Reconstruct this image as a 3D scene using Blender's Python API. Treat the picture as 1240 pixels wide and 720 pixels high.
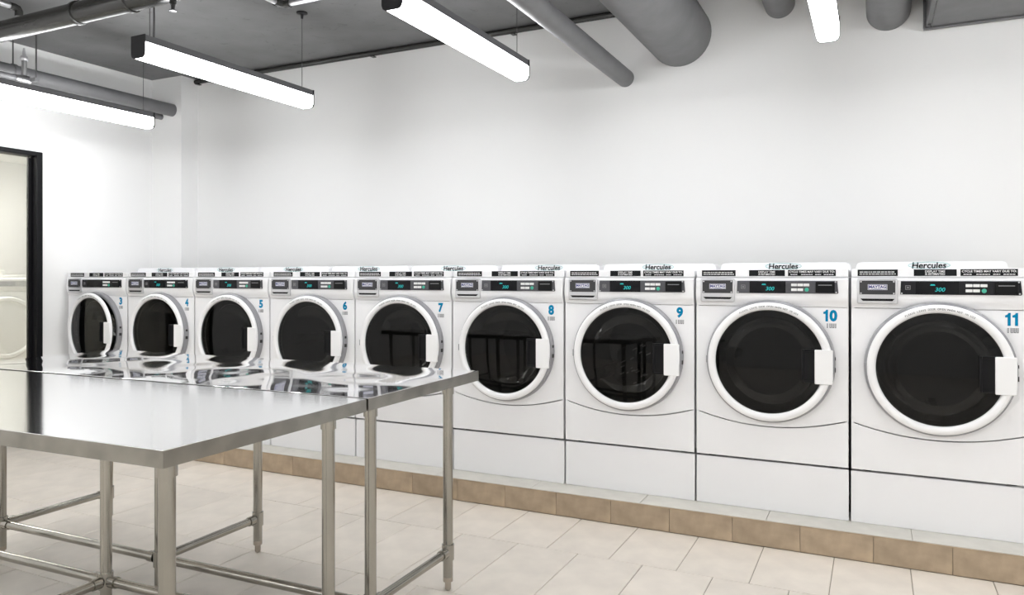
import bpy, bmesh, math, random
from mathutils import Vector, Matrix
R = math.radians
scene = bpy.context.scene
for o in list(bpy.data.objects): bpy.data.objects.remove(o)
col = scene.collection
random.seed(4)

# ------------------------------------------------------------------ camera, world, exposure
cd = bpy.data.cameras.new('camera'); cam = bpy.data.objects.new('camera', cd); col.objects.link(cam)
cam.location = (0, 0, 1.235); cam.rotation_euler = (R(90), 0, R(26.0))
cd.sensor_width = 36; cd.lens = 36 * 900 / 1240; cd.shift_y = -24 / 1240; cd.clip_start = .05
scene.camera = cam
w = bpy.data.worlds.new('world'); scene.world = w; w.use_nodes = True
w.node_tree.nodes['Background'].inputs[0].default_value = (.9, .95, 1, 1)
w.node_tree.nodes['Background'].inputs[1].default_value = .05
vs = scene.view_settings
vs.view_transform = 'Standard'; vs.look = 'None'; vs.gamma = 1; vs.use_curve_mapping = False
vs.exposure = 0.63
LAMP = 16.0
cy = scene.cycles
cy.use_denoising = True; cy.max_bounces = 10; cy.diffuse_bounces = 6; cy.glossy_bounces = 5
cy.transparent_max_bounces = 10; cy.sample_clamp_indirect = 6; cy.caustics_reflective = False

# ------------------------------------------------------------------ materials
M = {}
def mat(name, c, rough=.5, metal=0, emit=None, es=0, spec=.5, var=None, bump=None, objvar=0, coat=0, aniso=0):
    """var=(scale, amount, stretch) colour noise; bump=(scale, strength, distance, stretch)"""
    m = bpy.data.materials.new(name); m.use_nodes = True; M[name] = m
    nt = m.node_tree; b = nt.nodes['Principled BSDF']
    b.inputs['Base Color'].default_value = (*c, 1); b.inputs['Roughness'].default_value = rough
    b.inputs['Metallic'].default_value = metal; b.inputs['Specular IOR Level'].default_value = spec
    b.inputs['Coat Weight'].default_value = coat
    if emit: b.inputs['Emission Color'].default_value = (*emit, 1); b.inputs['Emission Strength'].default_value = es
    def noise(scale, stretch, detail=5):
        tc = nt.nodes.new('ShaderNodeTexCoord'); mp = nt.nodes.new('ShaderNodeMapping')
        mp.inputs['Scale'].default_value = stretch
        nt.links.new(tc.outputs['Object'], mp.inputs[0])
        n = nt.nodes.new('ShaderNodeTexNoise'); n.inputs['Scale'].default_value = scale; n.inputs['Detail'].default_value = detail
        nt.links.new(mp.outputs[0], n.inputs['Vector'])
        return n
    src = None
    if var:
        n = noise(var[0], var[2] if len(var) > 2 else (1, 1, 1))
        rp = nt.nodes.new('ShaderNodeValToRGB')
        a = var[1]
        rp.color_ramp.elements[0].position = .3; rp.color_ramp.elements[1].position = .7
        rp.color_ramp.elements[0].color = (*[x * (1 - a) for x in c], 1)
        rp.color_ramp.elements[1].color = (*[min(1, x * (1 + a)) for x in c], 1)
        nt.links.new(n.outputs['Fac'], rp.inputs[0]); src = rp.outputs[0]
    if objvar:
        oi = nt.nodes.new('ShaderNodeObjectInfo'); mr = nt.nodes.new('ShaderNodeMapRange')
        mr.inputs['To Min'].default_value = 1 - objvar; mr.inputs['To Max'].default_value = 1 + objvar
        nt.links.new(oi.outputs['Random'], mr.inputs['Value'])
        mx = nt.nodes.new('ShaderNodeMix'); mx.data_type = 'RGBA'; mx.blend_type = 'MULTIPLY'; mx.inputs['Factor'].default_value = 1
        if src: nt.links.new(src, mx.inputs[6])
        else: mx.inputs[6].default_value = (*c, 1)
        nt.links.new(mr.outputs[0], mx.inputs[7]); src = mx.outputs[2]
    if src: nt.links.new(src, b.inputs['Base Color'])
    if bump:
        n = noise(bump[0], bump[3] if len(bump) > 3 else (1, 1, 1), bump[4] if len(bump) > 4 else 3)
        bp = nt.nodes.new('ShaderNodeBump'); bp.inputs['Strength'].default_value = bump[1]; bp.inputs['Distance'].default_value = bump[2]
        nt.links.new(n.outputs['Fac'], bp.inputs['Height']); nt.links.new(bp.outputs[0], b.inputs['Normal'])
    return m
mat('wall_paint', (.805, .805, .80), .6, var=(.7, .015), bump=(30, .05, .002))
mat('ceiling_paint', (.155, .155, .158), .55, var=(2.2, .22), bump=(9, .25, .01))
mat('pipe_paint', (.14, .14, .145), .45, var=(9, .10), bump=(25, .12, .003))
mat('pipe_dark', (.028, .028, .026), .26, var=(6, .12))
mat('steel_pipe', (.55, .55, .56), .32, 1.0)
mat('wire', (.06, .06, .06), .5)
mat('lamp_housing', (.11, .11, .115), .45, spec=.3)
mat('lamp_cap', (.022, .022, .024), .5, spec=.2)
mat('diffuser', (.9, .9, .9), .5, emit=(.975, .988, 1), es=LAMP)
mat('tile', (.775, .71, .63), .42, var=(7, .07, (1, 1, 1)), objvar=.04, bump=(40, .06, .002))
mat('riser_tile', (.43, .335, .235), .5, var=(11, .20), objvar=.06, bump=(40, .08, .002))
mat('top_tile', (.60, .58, .53), .5, var=(10, .07), objvar=.03)
mat('grout', (.33, .29, .24), .8)
mat('enamel', (.88, .88, .895), .28, spec=.5)
mat('ring_white', (.88, .88, .885), .32)
mat('pedestal', (.87, .87, .885), .32)
mat('bezel', (.30, .30, .315), .35, .2)
mat('black', (.007, .007, .008), .4, spec=.15)
mat('black_gloss', (.006, .006, .008), .15, spec=.2)
mat('rubber', (.02, .02, .02), .7)
mat('panel_grey', (.085, .085, .095), .4, spec=.3)
mat('panel_dark', (.014, .014, .017), .35, spec=.2)
mat('badge_grey', (.045, .045, .048), .4, spec=.3)
mat('silver', (.62, .62, .64), .3, .6)
mat('print_white', (.82, .82, .82), .5)
mat('print_grey', (.22, .22, .23), .5)
mat('print_soft', (.10, .10, .105), .5)
mat('print_black', (.008, .009, .010), .5, spec=.15)
mat('print_blue', (.0, .22, .42), .5, spec=.1)
mat('print_navy', (.03, .04, .22), .45)
mat('print_teal', (.10, .42, .40), .5)
mat('led', (.0, .25, .26), .4, emit=(.0, .62, .60), es=.33)
mat('green', (.05, .42, .30), .4)
mat('drum_steel', (.20, .20, .205), .3, .9)
mat('navy_cloth', (.014, .017, .030), .8, var=(9, .5))
mat('white_cloth', (.85, .86, .88), .8)
mat('steel_top', (.90, .90, .90), .085, 1.0, bump=(60, .13, .0006, (.05, 1.5, 1)))
mat('steel_mirror', (.90, .90, .905), .04, 1.0, bump=(3.3, .5, .016, (1, 1, 1), 0.0))
mat('steel_edge', (.31, .30, .275), .27, 1.0, var=(14, .16))
mat('steel_leg', (.37, .355, .32), .20, 1.0, var=(8, .14, (1, 1, .25)))
mat('foot', (.42, .37, .31), .5, .6)
mat('frame_black', (.006, .006, .007), .45, spec=.15)
mat('cream_wall', (.79, .785, .755), .7)
mat('dryer_white', (.80, .80, .76), .4)
mat('dryer_grey', (.36, .365, .35), .4)

nt = M['ceiling_paint'].node_tree; b_ = nt.nodes['Principled BSDF']; old = b_.inputs['Base Color'].links[0].from_socket
tc_ = nt.nodes.new('ShaderNodeTexCoord'); n_ = nt.nodes.new('ShaderNodeTexNoise'); n_.inputs['Scale'].default_value = 11; n_.inputs['Detail'].default_value = 8; n_.inputs['Distortion'].default_value = 1.2
r_ = nt.nodes.new('ShaderNodeValToRGB'); r_.color_ramp.elements[0].position = .64; r_.color_ramp.elements[1].position = .70
r_.color_ramp.elements[0].color = (1, 1, 1, 1); r_.color_ramp.elements[1].color = (.74, .74, .74, 1)
mx_ = nt.nodes.new('ShaderNodeMix'); mx_.data_type = 'RGBA'; mx_.blend_type = 'MULTIPLY'; mx_.inputs['Factor'].default_value = 1
nt.links.new(tc_.outputs['Object'], n_.inputs['Vector']); nt.links.new(n_.outputs['Fac'], r_.inputs[0]); nt.links.new(old, mx_.inputs[6]); nt.links.new(r_.outputs[0], mx_.inputs[7]); nt.links.new(mx_.outputs[2], b_.inputs['Base Color'])
def glass(name, tint, rough=.02, film=0.0, ior=1.5):
    m = bpy.data.materials.new(name); m.use_nodes = True; M[name] = m
    nt = m.node_tree; nt.nodes.clear()
    out = nt.nodes.new('ShaderNodeOutputMaterial')
    tr = nt.nodes.new('ShaderNodeBsdfTransparent'); tr.inputs[0].default_value = (*tint, 1)
    gl = nt.nodes.new('ShaderNodeBsdfGlossy'); gl.inputs['Roughness'].default_value = rough
    fr = nt.nodes.new('ShaderNodeFresnel'); fr.inputs[0].default_value = ior
    mx = nt.nodes.new('ShaderNodeMixShader')
    base = tr.outputs[0]
    if film:
        df = nt.nodes.new('ShaderNodeBsdfTranslucent'); df.inputs[0].default_value = (.88, .88, .85, 1)
        m2 = nt.nodes.new('ShaderNodeMixShader'); m2.inputs[0].default_value = film
        nt.links.new(tr.outputs[0], m2.inputs[1]); nt.links.new(df.outputs[0], m2.inputs[2]); base = m2.outputs[0]
    nt.links.new(fr.outputs[0], mx.inputs[0]); nt.links.new(base, mx.inputs[1]); nt.links.new(gl.outputs[0], mx.inputs[2])
    nt.links.new(mx.outputs[0], out.inputs[0])
glass('smoked_glass', (.16, .16, .156), .02, ior=1.36)
glass('clear_glass', (.85, .86, .86), .0, ior=1.35)
glass('door_glass', (.95, .955, .945), .0, film=.14)

# ------------------------------------------------------------------ mesh helpers
class MB:
    def __init__(s): s.bm = bmesh.new(); s.flat = False
    def box(s, x0, x1, y0, y1, z0, z1, r=0, seg=2):
        s.flat = True
        v = [s.bm.verts.new(p) for p in ((x0,y0,z0),(x1,y0,z0),(x1,y1,z0),(x0,y1,z0),(x0,y0,z1),(x1,y0,z1),(x1,y1,z1),(x0,y1,z1))]
        fs = [s.bm.faces.new([v[i] for i in q]) for q in ((0,3,2,1),(4,5,6,7),(0,1,5,4),(1,2,6,5),(2,3,7,6),(3,0,4,7))]
        if r:
            es = list({e for f in fs for e in f.edges})
            bmesh.ops.bevel(s.bm, geom=es, offset=r, segments=seg, affect='EDGES', profile=.5, clamp_overlap=True)
        return s
    def cyl(s, p, q, r, n=16, r2=None, caps=True):
        p = Vector(p); q = Vector(q); d = (q - p).normalized(); r2 = r if r2 is None else r2
        a = d.orthogonal().normalized(); b = d.cross(a)
        rings = []
        for c, rr in ((p, r), (q, r2)):
            rings.append([s.bm.verts.new(c + (a * math.cos(t) + b * math.sin(t)) * rr) for t in [2*math.pi*i/n for i in range(n)]])
        for i in range(n):
            s.bm.faces.new((rings[0][i], rings[0][(i+1)%n], rings[1][(i+1)%n], rings[1][i]))
        if caps:
            s.bm.faces.new(rings[0][::-1]); s.bm.faces.new(rings[1])
        return s
    def lathe(s, o, axis, prof, n=48, cap0=False, cap1=False, loop=False):
        """prof: list of (radius, distance along axis)"""
        o = Vector(o); d = Vector(axis).normalized(); a = d.orthogonal().normalized(); b = d.cross(a)
        rings = []
        for (r, t) in prof:
            if r < 1e-6: rings.append([s.bm.verts.new(o + d*t)])
            else: rings.append([s.bm.verts.new(o + d*t + (a*math.cos(q) + b*math.sin(q))*r) for q in [2*math.pi*i/n for i in range(n)]])
        prs = list(zip(rings, rings[1:])) + ([(rings[-1], rings[0])] if loop else [])
        for A, B in prs:
            for i in range(n):
                j = (i+1) % n
                if len(A) == 1: s.bm.faces.new((A[0], B[j], B[i]))
                elif len(B) == 1: s.bm.faces.new((A[i], A[j], B[0]))
                else: s.bm.faces.new((A[i], A[j], B[j], B[i]))
        if cap0: s.bm.faces.new(rings[0][::-1])
        if cap1: s.bm.faces.new(rings[-1])
        return s
    def prism(s, pts, axis, a0, a1, r=0):
        """pts 2D polygon; axis 'x': pts are (y,z); 'y': pts are (x,z); 'z': pts are (x,y)"""
        s.flat = True
        def mk(p, t): return {'x': (t, p[0], p[1]), 'y': (p[0], t, p[1]), 'z': (p[0], p[1], t)}[axis]
        A = [s.bm.verts.new(mk(p, a0)) for p in pts]; B = [s.bm.verts.new(mk(p, a1)) for p in pts]
        n = len(pts); fs = []
        for i in range(n): fs.append(s.bm.faces.new((A[i], A[(i+1)%n], B[(i+1)%n], B[i])))
        fs.append(s.bm.faces.new(A[::-1])); fs.append(s.bm.faces.new(B))
        if r:
            es = list({e for f in fs[-2:] for e in f.edges})
            bmesh.ops.bevel(s.bm, geom=es, offset=r, segments=2, affect='EDGES', profile=.5, clamp_overlap=True)
        return s
    def tube(s, pts, r, n=10):
        pts = [Vector(p) for p in pts]; rings = []
        up = None
        for i, p in enumerate(pts):
            t = (pts[min(i+1, len(pts)-1)] - pts[max(i-1, 0)]).normalized()
            a = t.orthogonal().normalized() if up is None else (up - t * up.dot(t)).normalized()
            up = a; b = t.cross(a)
            rings.append([s.bm.verts.new(p + (a*math.cos(q) + b*math.sin(q))*r) for q in [2*math.pi*k/n for k in range(n)]])
        for A, B in zip(rings, rings[1:]):
            for k in range(n): s.bm.faces.new((A[k], A[(k+1)%n], B[(k+1)%n], B[k]))
        s.bm.faces.new(rings[0][::-1]); s.bm.faces.new(rings[-1])
        return s
    def mesh(s, name, m, ang=27):
        bmesh.ops.recalc_face_normals(s.bm, faces=s.bm.faces)
        me = bpy.data.meshes.new(name); s.bm.to_mesh(me); s.bm.free()
        for p in me.polygons: p.use_smooth = True
        me.set_sharp_from_angle(angle=R(ang))
        for p in me.polygons: p.use_smooth = not (s.flat and max(map(abs, p.normal)) > .99999)
        me.materials.append(M[m] if isinstance(m, str) else m)
        return me
    def build(s, name, m, parent=None, loc=(0,0,0), ang=27):
        return link(name, s.mesh(name, m, ang), parent, loc)
def link(name, me, parent=None, loc=(0,0,0), rz=0):
    o = bpy.data.objects.new(name, me); col.objects.link(o); o.location = loc; o.rotation_euler = (0, 0, rz)
    if parent: o.parent = parent
    return o
def tag(o, label=None, cat=None, group=None, kind=None):
    if label: o['label'] = label
    if cat: o['category'] = cat
    if group: o['group'] = group
    if kind: o['kind'] = kind
    return o
def empty(name, loc=(0,0,0), rz=0): return link(name, None, None, loc, rz)
def struct(name, mb, m, label=None, cat=None):
    o = mb.build(name, m); return tag(o, label, cat, kind='structure')
def copy_tree(o, parent=None):
    c = o.copy(); col.objects.link(c); c.parent = parent
    for ch in list(o.children): copy_tree(ch, c)
    return c
_tc = {}
def glyphs(s, size, bold=0, shear=0, sx=1, spacing=1):
    """flat text as (verts, faces), centred, in the xz plane facing -y"""
    k = (s, size, bold, shear, sx, spacing)
    if k in _tc: return _tc[k]
    cu = bpy.data.curves.new('lettering', 'FONT'); cu.body = s; cu.size = size; cu.offset = bold; cu.shear = shear
    cu.space_character = spacing; cu.resolution_u = 3
    cu.align_x = 'CENTER'; cu.align_y = 'CENTER'
    ob = bpy.data.objects.new('lettering', cu); col.objects.link(ob)
    dg = bpy.context.evaluated_depsgraph_get(); dg.update()
    me = bpy.data.meshes.new_from_object(ob.evaluated_get(dg))
    vs_ = [(v.co.x * sx, 0, v.co.y) for v in me.vertices]; fs_ = [tuple(p.vertices) for p in me.polygons]
    bpy.data.objects.remove(ob); bpy.data.curves.remove(cu); bpy.data.meshes.remove(me)
    xs = [v[0] for v in vs_]; zs = [v[2] for v in vs_]
    if xs:
        mx, mz = (min(xs)+max(xs))/2, (min(zs)+max(zs))/2
        vs_ = [(a-mx, b, c-mz) for a, b, c in vs_]
    _tc[k] = (vs_, fs_)
    return _tc[k]
def text_mesh(name, items, m):
    """items: list of (string, size, bold, shear, sx, (x,y,z)); one flat mesh"""
    V = []; F = []
    for (s, size, bold, shear, sx, p) in items:
        v, f = glyphs(s, size, bold, shear, sx)
        b = len(V); V += [(a+p[0], c+p[1], d+p[2]) for a, c, d in v]; F += [tuple(i+b for i in q) for q in f]
    me = bpy.data.meshes.new(name); me.from_pydata(V, [], F); me.materials.append(M[m]); me.update()
    return me

# ------------------------------------------------------------------ room
XL, XR, YB, YF, H = -5.75, 2.0, 4.69, -2.6, 2.98
struct('wall_back', MB().box(XL, XR, YB, YB+.15, 0, H), 'wall_paint')
struct('wall_right', MB().box(XR, XR+.15, YF, YB+.15, 0, H), 'wall_paint')
struct('wall_front', MB().box(XL, XR, YF-.15, YF, 0, H), 'wall_paint')
struct('wall_column', MB().box(XL, -5.381, 4.517, YB, .123, H), 'wall_paint')
ceil_o = struct('ceiling', MB().box(XL-.15, XR+.15, YF-.15, YB+.15, H, H+.15), 'ceiling_paint')
# left wall with the doorway (opening y 2.35..3.55, up to z 2.19)
DY0, DY1, DZ = 2.35, 3.55, 2.195
mb = MB()
mb.box(XL-.15, XL, DY1, YB+.15, 0, H); mb.box(XL-.15, XL, YF-.15, DY0, 0, H); mb.box(XL-.15, XL, DY0, DY1, DZ, H)
struct('wall_left', mb, 'wall_paint')
# floor with separate tiles: 0.297 x 0.604 running bond
floor = struct('floor', MB().box(XL, XR, YF, YB, -.12, -.004), 'grout')
PX, PY, G = .2967, .6045, .0032
rows = [(3.12, 3.574)] + [(3.12 - PY*(k+1), 3.12 - PY*k) for k in range(10)]
cells = []
for ri, (y0, y1) in enumerate(rows):
    off = -.16 if ri % 2 == 0 else -.0065
    k0 = math.floor((XL - off) / PX)
    for k in range(k0, 40):
        x0 = max(off + PX*k, XL); x1 = min(off + PX*(k+1), XR)
        if x1 - x0 < .02 or y1 <= YF: continue
        y00 = max(y0, YF)
        cx_, cy_ = (x0+x1)/2, (y00+y1)/2
        d = -cx_*math.sin(R(26)) + cy_*math.cos(R(26)); u = (cx_*math.cos(R(26)) + cy_*math.sin(R(26)))
        vis = d > .6 and abs(u/d) < .85 and 1.235/d < .60
        cells.append((0 if vis else 1, math.hypot(cx_, cy_), x0, x1, y00, y1))
cells.sort()
tm = {}
rest = MB()
for i, (v, dd, x0, x1, y0, y1) in enumerate(cells):
    if i < 295:
        key = (round(x1-x0, 4), round(y1-y0, 4))
        if key not in tm:
            a, b = (x1-x0-G)/2, (y1-y0-G)/2
            m_ = MB(); m_.box(-a, a, -b, b, -.008, 0, .0012, 1); tm[key] = m_.mesh('tile', 'tile')
        link('tile', tm[key], floor, ((x0+x1)/2, (y0+y1)/2, random.uniform(-.0004, .0004)))
    else:
        rest.box(x0+G/2, x1-G/2, y0+G/2, y1-G/2, -.008, 0)
tag(rest.build('tile_field', 'tile', floor), kind='stuff')
# raised plinth carrying the machines
PT, PYF = .123, 3.575
plinth = struct('trim_1', MB().box(XL, XR, PYF+.008, YB, 0, PT-.006), 'grout', 'low tiled kerb running under the row of washers', None)
x = -.0045 - PX*20
rt = MB(); rt.box(-PX/2+.001, PX/2-.001, 0, .008, 0, PT-.009, .001, 1); rt = rt.mesh('riser_tile', 'riser_tile')
tt = MB(); tt.box(-PX+.001, PX-.001, -.002, .30, -.006, 0, .0012, 1); tt = tt.mesh('top_tile', 'top_tile')
for k in range(-19, 7):
    xc = -.0045 + PX*k - PX/2
    if xc - PX/2 > XL and xc + PX/2 < XR: link('riser_tile', rt, plinth, (xc, PYF, .001))
    xc = .145 + PX*k
    if k % 2 and xc - PX > XL and xc + PX < XR: link('top_tile', tt, plinth, (xc, PYF+.002, PT))
MB().box(XL, XR, PYF-.003, PYF+.004, PT-.008, PT-.003, .001).build('edge_strip', 'riser_tile', plinth)

# doorway: black metal frame, glass pane, and the pale room behind it
d1 = tag(empty('door_1', (XL, 0, 0)), kind='structure')
fw = .045
MB().box(-.12, .012, DY1-fw, DY1, 0, DZ, .004).build('door_jamb', 'frame_black', d1)
MB().box(-.085, -.055, DY1-fw-.022, DY1-fw, 0, DZ-fw, .002).build('door_stop', 'frame_black', d1)
MB().box(-.12, .012, DY0, DY0+fw, 0, DZ, .004).build('door_jamb', 'frame_black', d1)
MB().box(-.12, .012, DY0+fw, DY1-fw, DZ-.034, DZ, .004).build('door_header', 'frame_black', d1)
MB().box(-.12, .012, DY0+fw, DY1-fw, 0, .06, .004).build('door_sill', 'frame_black', d1)
MB().box(-.074, -.066, DY0+fw+.001, DY1-fw-.001, .06, DZ-.034).build('pane', 'door_glass', d1)
NX, NH = -8.0, 2.42
struct('wall_next_room', MB().box(NX-.1, NX, .8, 7.0, 0, NH), 'cream_wall')
struct('wall_next_room_back', MB().box(NX, XL-.15, 6.9, 7.0, 0, NH), 'cream_wall')
struct('wall_next_room_front', MB().box(NX, XL-.15, .8, .9, 0, NH), 'cream_wall')
struct('ceiling_next_room', MB().box(NX-.1, XL-.15, .8, 7.0, NH, NH+.1), 'cream_wall')
struct('floor_next_room', MB().box(NX-.1, XL-.15, .8, 7.0, -.1, 0), 'tile')
cl = empty('fill_light', (-6.9, 3.4, NH-.06))  # out-of-view light, added to brighten the room behind the glass door
tag(cl, 'unseen flat fill light added to brighten the pale room behind the glass door', 'lamp')
MB().box(-.32, .32, -.62, .62, 0, .06, .01).build('frame', 'ring_white', cl)
mat('fill_light_panel', (.9, .9, .9), .5, emit=(1, .985, .95), es=17.0)
MB().box(-.28, .28, -.58, .58, -.012, -.001, .003).build('diffuser', 'fill_light_panel', cl)

# ------------------------------------------------------------------ washing machines
ZB = .362            # underside of a washer above the floor
YW = 3.723           # front plane of the row
X0, PW = -.101, .70  # left edge of washer 11, spacing
HW = .344
def Z(z): return z - ZB
DC = (0, 0, Z(.838))   # centre of the round door
def groove(x): return Z(.524) + .056 * (x/HW)**2

def build_shared():
    S = {}
    # body shell, open at the front
    t = .012; D = .745; zt = Z(1.235)
    m = MB(); m.box(-HW, -HW+t, .004, D, .02, zt); m.box(HW-t, HW, .004, D, .02, zt); m.box(-HW+t, HW-t, D-t, D, .02, zt)
    m.box(-HW+t, HW-t, .016, D-t, .02, .03); m.box(-HW+t, HW-t, .016, D-t, zt-.012, zt)
    S['body'] = m.mesh('body', 'enamel')
    # upper front panel with the round opening
    m = MB(); n = 96; ro = .262; ztop = Z(1.0965)
    def edge(a):
        dx, dz = math.cos(a), math.sin(a); best = 9
        if dx > 1e-9: best = min(best, HW/dx)
        if dx < -1e-9: best = min(best, -HW/dx)
        if dz > 1e-9: best = min(best, (ztop-DC[2])/dz)
        lo, hi = 0, best
        if DC[2] + best*dz < groove(max(-HW, min(HW, best*dx))):
            for _ in range(40):
                md = (lo+hi)/2
                if DC[2]+md*dz < groove(md*dx) + .0028: hi = md
                else: lo = md
            best = lo
        return (best*dx, DC[2]+best*dz)
    angs = [2*math.pi*i/n for i in range(n)]
    for cxx, czz in ((HW, ztop), (-HW, ztop), (-HW, groove(HW)+.0028), (HW, groove(HW)+.0028)):
        angs.append(math.atan2(czz-DC[2], cxx) % (2*math.pi))
    angs = sorted(set(angs)); n = len(angs)
    rg = []
    for y in (0, .016):
        O = [m.bm.verts.new((p[0], y, p[1])) for p in map(edge, angs)]
        I = [m.bm.verts.new((ro*math.cos(a), y, DC[2]+ro*math.sin(a))) for a in angs]
        rg.append((O, I))
    for i in range(n):
        j = (i+1) % n
        m.bm.faces.new((rg[0][0][i], rg[0][0][j], rg[0][1][j], rg[0][1][i]))
        m.bm.faces.new((rg[1][0][i], rg[1][1][i], rg[1][1][j], rg[1][0][j]))
        m.bm.faces.new((rg[0][0][i], rg[1][0][i], rg[1][0][j], rg[0][0][j]))
        m.bm.faces.new((rg[0][1][i], rg[0][1][j], rg[1][1][j], rg[1][1][i]))
    S['front_panel'] = m.mesh('front_panel', 'enamel')
    # lower access panel with an arched top edge
    k = 24; xs = [-HW + 2*HW*i/k for i in range(k+1)]
    pts = [(-HW, .004), (HW, .004)] + [(x, groove(x)-.0028) for x in reversed(xs)]
    S['access_panel'] = MB().prism(pts, 'y', 0, .016, .0015).mesh('access_panel', 'enamel')
    # console: a bulged strip
    prof = [(.016, Z(1.099)), (0, Z(1.099)), (-.003, Z(1.110)), (-.010, Z(1.122)), (-.016, Z(1.136)), (-.017, Z(1.15)), (-.014, Z(1.225)), (-.010, Z(1.232)), (.016, Z(1.2335))]
    S['console'] = MB().prism(prof, 'x', -HW, HW, .003).mesh('console', 'enamel', 25)
    # lid with its front lip
    m = MB(); m.box(-HW, HW, .002, .62, Z(1.2385), Z(1.2745), .004)
    S['lid'] = m.mesh('lid', 'enamel')
    # raised cap at the back
    m = MB(); pts = [(-HW+.004, Z(1.2745)), (HW-.004, Z(1.2745)), (HW-.010, Z(1.303)), (HW-.018, Z(1.312)), (HW-.034, Z(1.317)), (-HW+.034, Z(1.317)), (-HW+.018, Z(1.312)), (-HW+.010, Z(1.303))]
    m.prism(pts, 'y', .607, .735, .003)
    S['back_cap'] = m.mesh('back_cap', 'enamel')
    yl = .606 - .0012
    S['logo'] = text_mesh('logo_lettering', [('Hercules', .043, .0010, .10, .99, (0, yl, Z(1.298)))], 'print_black')
    m = MB()
    pts = [(.093*math.cos(a), yl+.0006, Z(1.298)+.0165*math.sin(a)) for a in [2*math.pi*i/40 for i in range(41)]]
    m.tube(pts, .0011, 4); S['logo_ring'] = m.mesh('logo_ring', 'print_teal')
    # sticker strips on the lid lip
    ys = .0012
    def strip(x0, x1): return MB().box(x0-.35, x1-.35, ys, .002, Z(1.2425), Z(1.2715)).mesh('label_strip', 'print_black')
    S['strips'] = [strip(.032, .194), strip(.257, .420), strip(.434, .641)]
    yt = ys - .0006
    m = MB(); rnd = random.Random(2)
    for zz, hh in ((1.2605, .0036), (1.2515, .0036)):
        xx = -.31
        while xx < -.167:
            ln = rnd.uniform(.006, .016); m.box(xx, min(xx+ln, -.164), yt, yt+.0004, Z(zz)-hh/2, Z(zz)+hh/2); xx += ln + .0025
    S['st1'] = m.mesh('fine_print', 'print_white')
    S['st2'] = text_mesh('lettering', [('DISPLAY TIME', .0125, .0002, 0, 1.0, (-.0115, yt, Z(1.2625))), ('IS ESTIMATED', .0125, .0002, 0, 1.0, (-.0115, yt, Z(1.2510)))], 'print_white')
    S['st3'] = text_mesh('lettering', [('CYCLE TIMES MAY VARY DUE TO:', .0128, .0003, 0, 1.02, (.1875, yt, Z(1.2625)))], 'print_white')
    m = MB()
    for a, b in ((.095, .125), (.142, .192), (.203, .228), (.240, .282)):
        q = a
        while q < b: m.box(q, min(q+.009, b), yt, yt+.0004, Z(1.2478), Z(1.2512)); q += .0108
    S['st3b'] = m.mesh('fine_print', 'print_white')
    # soap drawer with brand plate
    yc = -.0165
    m = MB(); m.box(.030-.35, .194-.35, -.023, -.010, Z(1.117), Z(1.2305), .006)
    S['drawer'] = m.mesh('soap_drawer', 'silver')
    S['plate'] = MB().box(.040-.35, .184-.35, -.0255, -.022, Z(1.160), Z(1.222), .0012).mesh('brand_plate', 'badge_grey')
    S['slot'] = MB().prism([(.044-.35, Z(1.141)), (.182-.35, Z(1.141)), (.172-.35, Z(1.131)), (.054-.35, Z(1.131))], 'y', -.0245, -.022).mesh('handle_slot', 'black')
    yp = -.0258
    m = MB(); m.box(.074-.35, .152-.35, yp-.0006, yp, Z(1.180), Z(1.2055)); S['badge'] = m.mesh('badge', 'print_white')
    m = MB()
    for a in ((.076, .150, 1.2028, 1.2045), (.076, .150, 1.1808, 1.1825)): m.box(a[0]-.35, a[1]-.35, yp-.0011, yp-.0006, Z(a[2]), Z(a[3]))
    for a in ((.076, .0778), (.1482, .150)): m.box(a[0]-.35, a[1]-.35, yp-.0011, yp-.0006, Z(1.1825), Z(1.2028))
    S['badge_border'] = m.mesh('badge_border', 'print_navy')
    S['badge_text'] = text_mesh('lettering', [('MAYTAG', .0175, .0006, 0, .98, (.113-.35, yp-.0012, Z(1.1940))), ('COMMERCIAL', .0052, 0, 0, 1.1, (.113-.35, yp-.0012, Z(1.1848)))], 'print_navy')
    S['screw'] = MB().lathe((0, -.0252, 0), (0, -1, 0), [(.0038, 0), (.0034, .0014), (0, .0018)], 10).mesh('screw', 'silver')
    # control panel
    m = MB(); m.prism([(.203-.35, Z(1.161)), (.649-.35, Z(1.161)), (.653-.35, Z(1.165)), (.648-.35, Z(1.220)), (.206-.35, Z(1.220))], 'y', -.0225, -.012, .0015)
    S['panel'] = m.mesh('control_panel', 'panel_grey')
    m = MB(); m.prism([(.203-.35, Z(1.161)), (.649-.35, Z(1.161)), (.653-.35, Z(1.165)), (.648-.35, Z(1.220)), (.206-.35, Z(1.220))], 'y', -.0225, -.012, .0015)
    S['panel_dark'] = m.mesh('control_panel', 'panel_dark')
    yq = -.0227
    S['screen'] = MB().box(.263-.35, .426-.35, yq-.0010, yq, Z(1.1625), Z(1.2190)).mesh('screen', 'black_gloss')
    S['digits'] = text_mesh('digits', [('300', .0245, .0002, .22, 1.05, (.356-.35, yq-.0014, Z(1.1835)))], 'led')
    S['segment'] = MB().prism([(.318-.35, Z(1.2005)), (.338-.35, Z(1.2005)), (.335-.35, Z(1.2060)), (.321-.35, Z(1.2060))], 'y', yq-.0016, yq-.0012).mesh('segment', 'led')
    m = MB(); a, b, c_, d_ = .223-.35, .243-.35, Z(1.182), Z(1.201)
    for q in ((a, b, d_-.0025, d_), (a, b, c_, c_+.0025), (a, a+.0025, c_, d_), (b-.0025, b, c_, d_), (a+.006, b-.006, c_+.006, d_-.006)): m.box(q[0], q[1], yq-.0008, yq, q[2], q[3])
    S['icon'] = m.mesh('icon', 'print_grey')
    S['button'] = MB().box(-.0125, .0125, yq-.0030, yq, -.0062, .0062, .0012).mesh('button', 'print_white')
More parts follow.
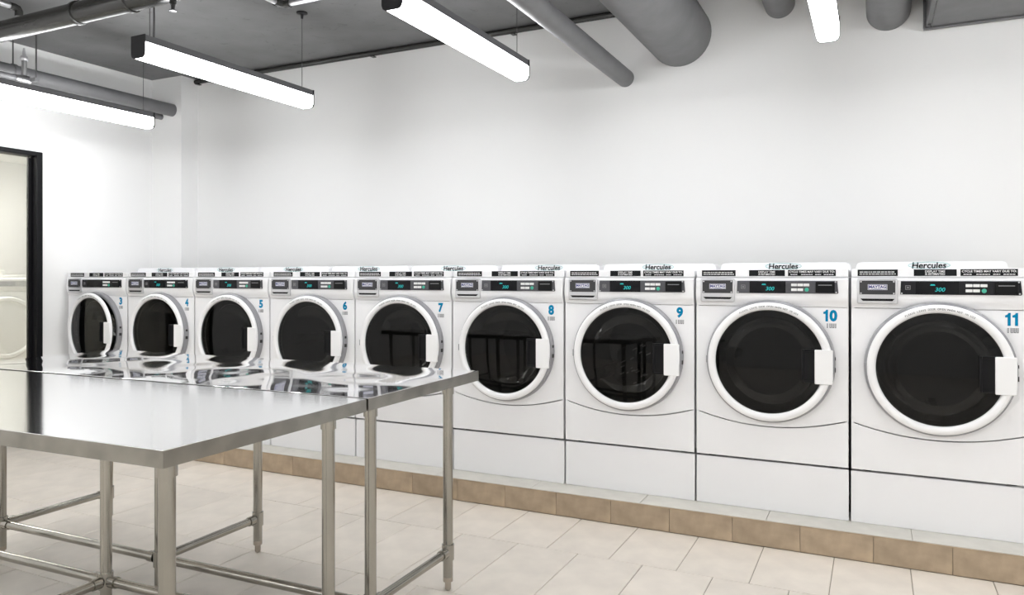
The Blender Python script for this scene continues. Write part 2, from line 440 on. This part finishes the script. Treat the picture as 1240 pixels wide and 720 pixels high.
    S['start'] = MB().lathe((0, yq, 0), (0, -1, 0), [(.0092, 0), (.0088, .003), (.006, .0038), (0, .0038)], 18).mesh('start_button', 'green')
    S['card'] = MB().box(.556-.35, .638-.35, yq-.0065, yq, Z(1.1655), Z(1.2165), .003).mesh('card_reader', 'black')
    S['card_slot'] = MB().box(.568-.35, .626-.35, yq-.0075, yq-.0066, Z(1.1985), Z(1.2025)).mesh('card_slot', 'print_grey')
    # door: fixed grey bezel
    m = MB(); m.lathe(DC, (0, -1, 0), [(.262, -.010), (.292, 0), (.2915, .012), (.289, .026), (.283, .030), (.266, .030), (.262, .022)], 72, loop=True)
    S['bezel'] = m.mesh('door_bezel', 'bezel')
    m = MB()
    for ang, rr, aa, bb in ((5, .2915, .007, .006), (-5, .2915, .010, .008)):
        a = R(ang); c = Vector((math.cos(a)*rr, -.016, DC[2]+math.sin(a)*rr)); m.box(c.x-.002, c.x+.0012, c.y-aa, c.y+bb, c.z-aa, c.z+aa)
    S['latch'] = m.mesh('latch', 'rubber')
    # tub behind the door
    m = MB(); m.lathe(DC, (0, 1, 0), [(.264, .017), (.262, .05), (.250, .08), (.250, .46), (.05, .50), (0, .50)], 48)
    S['drum'] = m.mesh('drum', 'drum_steel')
    m = MB(); m.prism([(-.035, -.250), (.035, -.250), (.016, -.190), (-.016, -.190)], 'y', .12, .44, .004)
    for v in m.bm.verts: v.co.z += 0
    S['paddle'] = m.mesh('paddle', 'drum_steel')
    # swinging door, origin on its hinge at the left edge
    hx = .278
    o = (hx, 0, 0)
    m = MB(); m.lathe(o, (0, -1, 0), [(.2450, .026), (.2765, .030), (.2805, .034), (.2800, .042), (.2740, .0495), (.2640, .0520), (.2540, .0505), (.2480, .0460), (.2440, .038)], 96, loop=True)
    S['door'] = m.mesh('door', 'ring_white', 50)
    m = MB(); m.lathe(o, (0, -1, 0), [(.2455, .0365), (.20, .0395), (.12, .0425), (0, .0440)], 72)
    S['glass'] = m.mesh('door_glass', 'smoked_glass')
    m = MB(); m.lathe(o, (0, -1, 0), [(.238, .030), (.215, .022), (.195, -.02), (.175, -.07), (.14, -.105), (.08, -.122), (0, -.126)], 56)
    S['bowl'] = m.mesh('glass_bowl', 'clear_glass', 80)
    m = MB(); m.box(hx+.204, hx+.2815, -.0560, -.046, -.091, .067, .004); S['handle'] = m.mesh('door_handle', 'ring_white')
    m = MB()
    m.box(hx+.150, hx+.204, -.0455, -.0405, -.085, .067)
    m.box(hx+.148, hx+.158, -.0520, -.0456, -.080, .067, .002)
    m.box(hx+.158, hx+.2035, -.0520, -.0456, .057, .067, .002); m.box(hx+.158, hx+.2035, -.0520, -.0456, -.086, -.078, .002)
    S['recess'] = m.mesh('handle_recess', 'black')
    m = MB(); m.box(-.012, .006, -.036, -.028, -.018, .018, .003); S['hinge'] = m.mesh('hinge', 'bezel')
    # curved lettering on the door ring
    V = []; F = []
    s = 'PLEASE LEAVE DOOR OPEN WHEN NOT IN USE'
    a0, a1 = R(119), R(60)
    for i, ch in enumerate(s):
        if ch == ' ': continue
        v, f = glyphs(ch, .0118, .0001, 0, .92)
        a = a0 + (a1-a0)*i/(len(s)-1); rr = .2615; b = len(V); ca, sa = math.cos(a-math.pi/2), math.sin(a-math.pi/2)
        V += [(hx + math.cos(a)*rr + p[0]*ca - p[2]*sa, -.0527, math.sin(a)*rr + p[0]*sa + p[2]*ca) for p in v]; F += [tuple(q+b for q in t_) for t_ in f]
    me = bpy.data.meshes.new('lettering'); me.from_pydata(V, [], F); me.materials.append(M['print_soft']); me.update(); S['door_text'] = me
    # number sticker companions
    m = MB(); q = .603-.35
    for k, (wd, hh) in enumerate(((.006, .021), (.010, .021), (.010, .021), (.007, .021))):
        xx = q + k*.0112
        m.box(xx, xx+wd*.35, -.0009, -.0004, Z(1.003), Z(1.003)+hh); m.box(xx+wd*.6, xx+wd*.9, -.0009, -.0004, Z(1.003), Z(1.003)+hh)
        m.box(xx, xx+wd*.9, -.0009, -.0004, Z(1.003), Z(1.006))
    S['barcode'] = m.mesh('barcode', 'print_grey')
    return S
S = build_shared()
def number_mesh(txt, xc, zc, hgt=.0545, wd=.0335):
    V = []; F = []
    ws = [.020 if c == '1' else wd for c in txt]; gap = .006 if len(txt) > 1 else 0
    x = xc - (sum(ws) + gap*(len(txt)-1))/2
    for c, wi in zip(txt, ws):
        b = len(V)
        if c == '1':
            q = [(.45, -.5), (1, -.5), (1, .5), (.60, .5), (.45, .38), (.0, .30), (.0, .14), (.45, .14)]
            V += [(x + a*wi, -.0008, zc + z_*hgt) for a, z_ in q]; F += [(0, 1, 2, 4), (2, 3, 4), (4, 5, 6, 7)]
        else:
            v, f = glyphs('6' if c == '9' else c, .078, .0042)
            if c == '9': v = [(-p_[0], p_[1], -p_[2]) for p_ in v]
            xs = [p_[0] for p_ in v]; zs = [p_[2] for p_ in v]; sx = wi/(max(xs)-min(xs)); sz = hgt/(max(zs)-min(zs))
            V += [(x + wi/2 + p_[0]*sx, -.0008, zc + p_[2]*sz) for p_ in v]; F += [tuple(k+b for k in t_) for t_ in f]
            x += wi + gap; continue
        F[-3:] = [tuple(k+b for k in t_) for t_ in F[-3:]]
        x += wi + gap
    me = bpy.data.meshes.new('number'); me.from_pydata(V, [], F); me.materials.append(M['print_blue']); me.update()
    return me
PLACE = {3: 'leftmost by the door wall, its round door ajar', 4: 'second from the door wall', 5: 'third from the door wall', 6: 'fourth from the door wall', 7: 'middle of the row of nine',
         8: 'fourth from the right edge', 9: 'third from the right edge', 10: 'second from the right edge', 11: 'rightmost of the row'}
hx = .278
for num in range(3, 12):
    xc = X0 + (num-11)*PW + .35
    t = tag(empty('washing_machine', (xc, YW, ZB)), 'white front-loading washer with a blue %d, %s' % (num, PLACE[num]), 'washing machine', 'white washers in a row along the back wall')
    def p(n, k, par=None, loc=(0,0,0)): return link(n, S[k], par or t, loc)
    p('body', 'body'); p('front_panel', 'front_panel'); p('access_panel', 'access_panel')
    p('console', 'console'); p('lid', 'lid')
    bc = p('back_cap', 'back_cap'); tag(p('logo_lettering', 'logo', bc), 'black slanted Hercules lettering'); p('logo_ring', 'logo_ring', bc)
    for k, (st, tx) in enumerate(zip(S['strips'], (('st1',), ('st2',), ('st3', 'st3b')))):
        so = link('label_strip', st, t)
        for q in tx: link('lettering', S[q], so)
    dr = p('soap_drawer', 'drawer'); p('brand_plate', 'plate', dr); p('handle_slot', 'slot', dr); p('badge', 'badge', dr); p('badge_border', 'badge_border', dr); p('badge_lettering', 'badge_text', dr)
    for sx, sz in ((.046, 1.217), (.178, 1.217), (.046, 1.165), (.178, 1.165)): link('screw', S['screw'], dr, (sx-.35, 0, Z(sz)))
    cp = p('control_panel', 'panel_dark' if num in (3, 4, 11) else 'panel')
    p('screen', 'screen', cp)
    if num != 3: tag(p('digits', 'digits', cp), 'teal glowing time display'); p('segment', 'segment', cp)
    p('icon', 'icon', cp)
    for bx, bz in ((.463, 1.201), (.490, 1.201), (.517, 1.201), (.463, 1.179), (.490, 1.179)): link('button', S['button'], cp, (bx-.35, 0, Z(bz)))
    link('start_button', S['start'], cp, (.518-.35, 0, Z(1.179)))
    p('card_reader', 'card', cp); p('card_slot', 'card_slot', cp)
    for sx, sz in ((.209, 1.166), (.644, 1.167), (.641, 1.2155)): link('screw', S['screw'], cp, (sx-.35, .003, Z(sz)))
    bz = p('door_bezel', 'bezel'); p('latch', 'latch', bz)
    dm = p('drum', 'drum')
    for k in range(3):
        pa = link('paddle', S['paddle'], dm, DC); pa.rotation_euler = (0, R(120*k+20+num*31), 0)
    d = p('door', 'door', None, (-hx, 0, DC[2]))
    for n_, k_ in (('door_glass', 'glass'), ('glass_bowl', 'bowl'), ('door_handle', 'handle'), ('handle_recess', 'recess'), ('lettering', 'door_text'), ('hinge', 'hinge')): p(n_, k_, d)
    if num == 3: d.rotation_euler = (0, 0, R(-3.6)); d.location.y -= .004
    nm = number_mesh(str(num), .6225-.35 if num < 10 else .618-.35, Z(1.0600))
    tag(link('number', nm, t), 'blue number %d' % num); p('barcode', 'barcode')
    # pedestal below
    pd = tag(empty('pedestal', (xc, YW, PT)), 'white pedestal under the washer with a blue %d, %s' % (num, PLACE[num].split(',')[0]), 'pedestal', 'white pedestals under the washers')
    if num == 3:
        m = MB(); m.box(-.3455, .3455, .006, .018, 0, .2325, .003); S['ped_front'] = m.mesh('front_panel', 'pedestal')
        m = MB(); m.box(-.340, .340, .0185, .735, 0, .226); S['ped_body'] = m.mesh('body', 'pedestal')
        m = MB(); m.lathe((0, 0, .2262), (0, 0, 1), [(.022, 0), (.022, .010), (.012, .012), (.012, .0318)], 14, True, True); S['ped_foot'] = m.mesh('levelling_foot', 'rubber')
    link('front_panel', S['ped_front'], pd); link('body', S['ped_body'], pd)
    for sx in (-.28, .28):
        for sy in (.08, .66): link('levelling_foot', S['ped_foot'], pd, (sx, sy, 0))
# dark laundry in washer 9
m = MB(); bmesh.ops.create_icosphere(m.bm, subdivisions=4, radius=1)
rnd = random.Random(7); bl = [(Vector((rnd.uniform(-1,1), rnd.uniform(-1,1), rnd.uniform(-1,1))).normalized(), rnd.uniform(.05, .16)) for _ in range(40)]
for v in m.bm.verts:
    dsp = 1 + sum(a * max(0, v.co.dot(q) - .86) / .14 for q, a in bl)
    v.co = Vector((v.co.x * .135, v.co.y * .14, v.co.z * .115)) * dsp
lo = m.build('laundry_bundle', 'navy_cloth', None, (X0 - 2*PW + .35 + .02, YW + .305, .838 - .07), 60)
tag(lo, 'dark laundry tumbling behind the glass of the washer marked 9', 'laundry')
m = MB(); rnd = random.Random(3)
for _ in range(26):
    a = rnd.uniform(0, 6.28); r_ = rnd.uniform(.02, .12); px, pz = math.cos(a)*r_, math.sin(a)*r_*.9
    s_ = rnd.uniform(.004, .012); m.cyl((px-s_, -.156, pz-s_*.6), (px+s_, -.150, pz+s_*.6), .0034, 6)
m.build('white_print', 'white_cloth', lo)

# ------------------------------------------------------------------ dryers in the room behind the glass door
def dryer(loc, label):
    t = tag(empty('clothes_dryer', loc, R(90)), label, 'dryer', 'pale dryers behind the glass door')
    MB().box(-.343, .343, .016, .72, .02, 1.14, .006).build('body', 'dryer_white', t)
    MB().box(-.343, .343, 0, .0155, .02, .985, .004).build('front_panel', 'dryer_white', t)
    MB().prism([(.0155, .99), (0, .99), (-.014, 1.02), (-.012, 1.10), (.0155, 1.115)], 'x', -.343, .343, .003).build('console', 'dryer_white', t)
    MB().box(-.30, -.16, -.017, -.0145, 1.035, 1.085).build('brand_plate', 'dryer_grey', t)
    cpn = MB().box(-.13, .30, -.017, -.0145, 1.035, 1.085).build('control_panel', 'dryer_grey', t)
    MB().box(-.05, .08, -.019, -.0172, 1.04, 1.08).build('screen', 'print_grey', cpn)
    MB().box(-.343, .343, .60, .72, 1.1405, 1.19, .006).build('back_cap', 'dryer_white', t)
    d = MB().lathe((0, 0, .66), (0, -1, 0), [(.285, .0005), (.285, .03), (.272, .045), (.25, .045), (.238, .032), (.12, .036), (0, .038)], 56).build('door', 'dryer_white', t)
    MB().lathe((0, 0, .66), (0, -1, 0), [(.2865, .001), (.292, .001), (.292, .012), (.2865, .012)], 56, loop=True).build('door_gasket', 'dryer_grey', t)
    MB().box(.20, .27, -.056, -.046, .60, .74, .004).build('handle', 'dryer_white', d)
dryer((-7.12, 3.34, 0.12), 'pale white dryer seen through the glass door, nearest the door jamb')
dryer((-7.12, 4.06, 0.12), 'pale white dryer in the next room hidden behind the door jamb')
dryer((-7.12, 2.62, 0.12), 'pale white dryer in the next room left of the one seen through the glass')
for k, yy in enumerate((2.62, 3.34, 4.06)):
    tag(MB().box(-7.84, -7.12, yy-.343, yy+.343, 0, .139, .004).build('dryer_base', 'dryer_white'), 'pale low base under the %s dryer behind the glass door' % ('left', 'middle', 'right')[k], 'base', 'bases under the pale dryers')

# ------------------------------------------------------------------ stainless tables
TH, TL, TW = .86, 2.135, .753
def table(loc, rz, topmat, rail_front, label):
    """origin on the floor under the right front corner; extends to -x and +y"""
    t = tag(empty('work_table', loc, rz), label, 'table', 'stainless steel folding tables')
    top = MB().box(-TL+.001, -.001, .001, TW-.001, TH-.003, TH, .0012).build('table_top', topmat, t)
    e = .040
    MB().box(-TL, 0, 0, .0015, TH-e, TH-.0015).build('front_edge', 'steel_edge', t)
    MB().box(-TL, 0, TW-.0015, TW, TH-e, TH-.0015).build('back_edge', 'steel_edge', t)
    MB().box(-.0015, 0, .0016, TW-.0016, TH-e, TH-.0015).build('side_edge', 'steel_edge', t)
    MB().box(-TL, -TL+.0015, .0016, TW-.0016, TH-e, TH-.0015).build('side_edge', 'steel_edge', t)
    ix, xs = .086, (-.086, -TL/2, -TL+.086)
    yf, yb = (.133, TW-.098) if rail_front else (.085, TW-.075)
    for x in xs:
        MB().box(x-.03, x+.03, .02, TW-.02, TH-.028, TH-.0032).build('top_brace', 'steel_edge', t)
    rl = .150; yr = yf if rail_front else yb
    for x in xs:
        for y in (yf, yb):
            lg = MB().cyl((x, y, .052), (x, y, TH-.0285), .0195, 20).build('leg', 'steel_leg', t)
            MB().cyl((x, y, TH-.085), (x, y, TH-.029), .0235, 20).build('leg_socket', 'steel_leg', lg)
            MB().cyl((x, y, rl-.030), (x, y, rl+.030), .0245, 20).build('rail_collar', 'steel_leg', lg)
            f = MB().lathe((x, y, 0), (0, 0, 1), [(.009, 0), (.0125, .004), (.0125, .030), (.0195, .034), (.0195, .0515)], 16, True, True).build('adjustable_foot', 'foot', lg)
        MB().cyl((x, yf+.0246, rl), (x, yb-.0246, rl), .0165, 16).build('cross_rail', 'steel_leg', t)
        MB().cyl((x, yf+.0246, rl), (x, yf+.055, rl), .0205, 16).build('rail_socket', 'steel_leg', t)
        MB().cyl((x, yb-.055, rl), (x, yb-.0246, rl), .0205, 16).build('rail_socket', 'steel_leg', t)
    for a, b in ((xs[2], xs[1]), (xs[1], xs[0])):
        MB().cyl((a+.0246, yr, rl), (b-.0246, yr, rl), .0165, 16).build('long_rail', 'steel_leg', t)
        MB().cyl((a+.0246, yr, rl), (a+.055, yr, rl), .0205, 16).build('rail_socket', 'steel_leg', t)
        MB().cyl((b-.055, yr, rl), (b-.0246, yr, rl), .0205, 16).build('rail_socket', 'steel_leg', t)
    return t
TR = R(2.0)
table((-1.388, 1.118, 0), TR, 'steel_top', False, 'stainless steel table nearest the camera with a brushed top')
table((-1.4165, 1.884, 0), R(1.5), 'steel_mirror', True, 'mirror-bright stainless steel table on the side facing the washers')

# ------------------------------------------------------------------ pendant lamps
def lamp_parts():
    P_ = {}
    w2 = .050; z0, z1 = -.115, 0
    L = 1.27
    m = MB(); m.box(-w2, w2, .006, L-.006, -.036, 0, .002); P_['housing'] = m.mesh('housing', 'lamp_housing')
    arc = [(-w2+.001, -.0365), (w2-.001, -.0365), (w2-.001, z0+.024), (w2-.006, z0+.009), (w2-.02, z0), (-w2+.02, z0), (-w2+.006, z0+.009), (-w2+.001, z0+.024)]
    m = MB(); m.prism(arc, 'y', .0065, L-.0065); P_['diffuser'] = m.mesh('diffuser', 'diffuser', 60)
    w2 = .0525
    arc2 = [(-w2, .001), (w2, .001), (w2, z0+.022), (w2-.006, z0+.007), (w2-.02, z0-.0015), (-w2+.02, z0-.0015), (-w2+.006, z0+.007), (-w2, z0+.022)]
    m = MB(); m.prism(arc2, 'y', 0, .0055, .001); P_['cap0'] = m.mesh('end_cap', 'lamp_cap')
    m = MB(); m.prism(arc2, 'y', L-.0055, L+.004, .001); P_['cap1'] = m.mesh('end_cap', 'lamp_cap')
    m = MB(); m.cyl((0, 0, .001), (0, 0, .50), .0018, 6); P_['wire'] = m.mesh('suspension_wire', 'wire')
    m = MB(); m.lathe((0, 0, .5045), (0, 0, -1), [(.036, 0), (.036, .006), (.010, .012), (.007, .04), (.0, .04)], 20, True); P_['canopy'] = m.mesh('canopy', 'lamp_cap')
    m = MB(); m.tube([(.012, .085, .001), (.014, .085, .12), (.010, .086, .25), (.016, .088, .40), (.045, .088, .503)], .0045, 8); P_['cable'] = m.mesh('power_cable', 'wire')
    return P_
LP = lamp_parts()
def lamp(x, y, label, cable=True):
    t = tag(empty('pendant_lamp', (x, y, 2.475)), label, 'lamp', 'linear pendant lamps')
    link('housing', LP['housing'], t); link('diffuser', LP['diffuser'], t); link('end_cap', LP['cap0'], t); link('end_cap', LP['cap1'], t)
    for yy in (.07, 1.215):
        link('suspension_wire', LP['wire'], t, (0, yy, 0)); link('canopy', LP['canopy'], t, (0, yy, 0))
    if cable: link('power_cable', LP['cable'], t)
for x, lb in ((-4.925, 'glowing linear pendant lamp below the grey pipe along the door wall'), (-3.39, 'glowing linear pendant lamp second from the left, hung by a wire'),
              (-1.82, 'glowing linear pendant lamp just left of the thin grey ceiling pipe'), (-.20, 'glowing linear pendant lamp between the thick ceiling pipes at right')):
    lamp(x, 2.58, lb)
lamp(1.38, 2.58, 'glowing linear pendant lamp at the far right beyond the duct')
for yy in (-.05, -2.45):
    for x in (-4.925, -3.39, -1.82, -.20, 1.38): lamp(x, yy, 'glowing linear pendant lamp in the rows behind the camera')

# ------------------------------------------------------------------ pipes and duct
def ypipe(name, x, z, r, label, y1=YB, mt='pipe_paint', clamps=(), n=40):
    t = tag(empty(name, (x, y1, z)), label, 'pipe')
    L = y1 - YF
    MB().cyl((0, -L, 0), (0, 0, 0), r, n, caps=True).build('pipe_run', mt, t)
    for c in clamps:
        MB().lathe((0, c - y1, 0), (0, 1, 0), [(r+.001, 0), (r+.006, .003), (r+.006, .027), (r+.001, .03)], n, loop=True).build('clamp', mt, t)
        MB().cyl((0, c - y1+.015, r+.006), (0, c - y1+.015, H-z), .005, 8).build('hanger_rod', 'wire', t)
    return t
ypipe('ceiling_pipe', -1.462, 2.536, .057, 'thin grey pipe running to the back wall beside a glowing lamp', clamps=(1.2,))
ypipe('insulated_pipe', -1.105, 2.765, .196, 'thickest grey insulated pipe running along the ceiling into the wall')
ypipe('ceiling_pipe', -.508, 2.868, .086, 'short visible grey pipe end left of the rightmost visible lamp')
ypipe('insulated_pipe', .070, 2.738, .113, 'stout grey pipe entering the wall next to the square duct')
dt = tag(empty('air_duct', (.254, YB, 2.60)), 'grey rectangular sheet metal duct entering the wall at right', 'duct')
MB().box(0, .72, YF-YB, 0, .003, H-2.60-.002, .003).build('duct_body', 'pipe_paint', dt)
for yy in (-.03, -1.3, -2.6):
    MB().box(-.012, .732, yy-.012, yy+.012, -.008, .002, .002).build('flange', 'pipe_paint', dt)
    MB().box(-.014, -.001, yy-.012, yy+.012, .003, H-2.60-.004, .002).build('flange', 'pipe_paint', dt)
MB().box(.022, .026, -2.5, -.045, -.002, .0025, .0005).build('seam', 'pipe_dark', dt)
for bx, by in ((.012, -.10), (.33, -.02), (.012, -.6)):
    MB().lathe((bx, by, .0025), (0, 0, -1), [(.008, 0), (.008, .005), (0, .008)], 10).build('bolt', 'wire', dt)
# pipe along the left wall, ending at the column
t = ypipe('ceiling_pipe', -5.49, 2.69, .054, 'grey pipe along the door wall ending at the white column', y1=4.517, clamps=(3.17,))
ypipe('conduit', -5.63, 2.645, .026, 'slim grey conduit tucked under the pipe along the door wall', y1=4.517)
# sprinkler branch by the left wall
t = tag(empty('sprinkler_branch', (-5.2, 3.09, 2.58)), 'small steel sprinkler branch with upright head above the leftmost lamp', 'sprinkler')
MB().cyl((0, -1.5, 0), (0, -.03, 0), .021, 16).build('branch_pipe', 'pipe_paint', t)
MB().lathe((0, -.06, 0), (0, 1, 0), [(.027, 0), (.027, .03), (.031, .034), (.031, .09), (.027, .094), (0, .094)], 18, True).build('elbow', 'steel_pipe', t)
MB().cyl((0, 0, .030), (0, 0, .13), .0165, 14).build('riser', 'steel_pipe', t)
MB().lathe((0, 0, .131), (0, 0, 1), [(.024, 0), (.026, .012), (.020, .03), (.012, .034), (.010, .06), (.006, .085), (0, .085)], 14, True).build('sprinkler_head', 'silver', t)
MB().box(.01, .085, .02, .05, -.012, .014, .003).build('bracket', 'pipe_paint', t)
MB().cyl((.075, .035, .0145), (.075, .035, H-2.58), .005, 8).build('hanger_rod', 'wire', t)
# dark pipe crossing at top left
t = tag(empty('main_pipe', (XL, 2.57, 2.657)), 'dark main pipe crossing the ceiling at the upper left corner', 'pipe')
xa, xb = -4.86-XL, -2.86-XL
pts = [(xa-.12, 0, H-2.658), (xa-.12, 0, .14)] + [(xa-.12+.12*(1-math.cos(a)), 0, .12-.12*math.sin(a)) for a in [R(q) for q in range(10, 90, 10)]] + [(xa+.02, 0, 0), (xb-.02, 0, 0)] + [(xb+.12*math.sin(a), 0, .12-.12*math.cos(a)) for a in [R(q) for q in range(10, 90, 10)]] + [(xb+.12, 0, .14), (xb+.12, 0, H-2.658)]
MB().tube(pts, .056, 36).build('pipe_run', 'pipe_dark', t)
for x in (-3.86, -3.44): 
    MB().lathe((x-XL, 0, 0), (1, 0, 0), [(.057, 0), (.063, .003), (.063, .022), (.057, .025)], 36, loop=True).build('clamp', 'pipe_dark', t)
    MB().cyl((x-XL+.012, 0, .063), (x-XL+.012, 0, H-2.657), .005, 8).build('hanger_rod', 'wire', t)
for x in (-3.12,):
    MB().lathe((x-XL, 0, -.05), (0, 0, -1), [(.016, 0), (.016, .02), (.010, .024), (.008, .045), (.018, .05), (.018, .054), (0, .054)], 14).build('sprinkler_head', 'pipe_dark', t)
# sprinkler elbow near the top centre-left
t = tag(empty('sprinkler_elbow', (-3.154, 3.362, 2.85)), 'grey elbow of two thin ceiling pipes above the second lamp', 'pipe')
MB().cyl((0, -3.0, 0), (0, -.03, 0), .017, 16).build('branch_pipe', 'steel_pipe', t)
MB().cyl((.03, 0, 0), (1.6, 0, 0), .017, 16).build('branch_pipe', 'steel_pipe', t)
MB().tube([(0, -.06, 0), (0, -.03, 0), (.006, -.012, 0), (.018, -.002, 0), (.034, 0, 0), (.06, 0, 0)], .023, 14).build('elbow', 'pipe_dark', t)
MB().cyl((0, -.7, .0175), (0, -.7, H-2.85), .005, 8).build('hanger_rod', 'wire', t)
t = tag(empty('conduit_elbow', (-4.76, 2.793, 2.9)), 'short grey conduit with a downward elbow at the upper left corner', 'conduit')
MB().cyl((0, -2.0, 0), (0, -.02, 0), .018, 14).build('branch_pipe', 'steel_pipe', t)
MB().tube([(0, -.05, 0), (0, -.02, 0), (0, -.004, -.004), (0, .004, -.016), (0, .004, -.05)], .023, 12).build('elbow', 'pipe_dark', t)
MB().cyl((0, -1.0, .0185), (0, -1.0, H-2.9), .005, 8).build('hanger_rod', 'wire', t)
# conduit along the ceiling edge of the back wall
t = tag(empty('edge_conduit', (-5.38, 4.665, 2.957)), 'thin dark conduit along the ceiling edge of the back wall', 'conduit')
MB().cyl((.001, 0, 0), (4.06, 0, 0), .020, 16).build('conduit_run', 'pipe_dark', t)
for x in (.02, 1.9, 3.1):
    MB().box(x, x+.03, -.022, .0245, -.028, -.0205, .002).build('clip', 'pipe_dark', t)
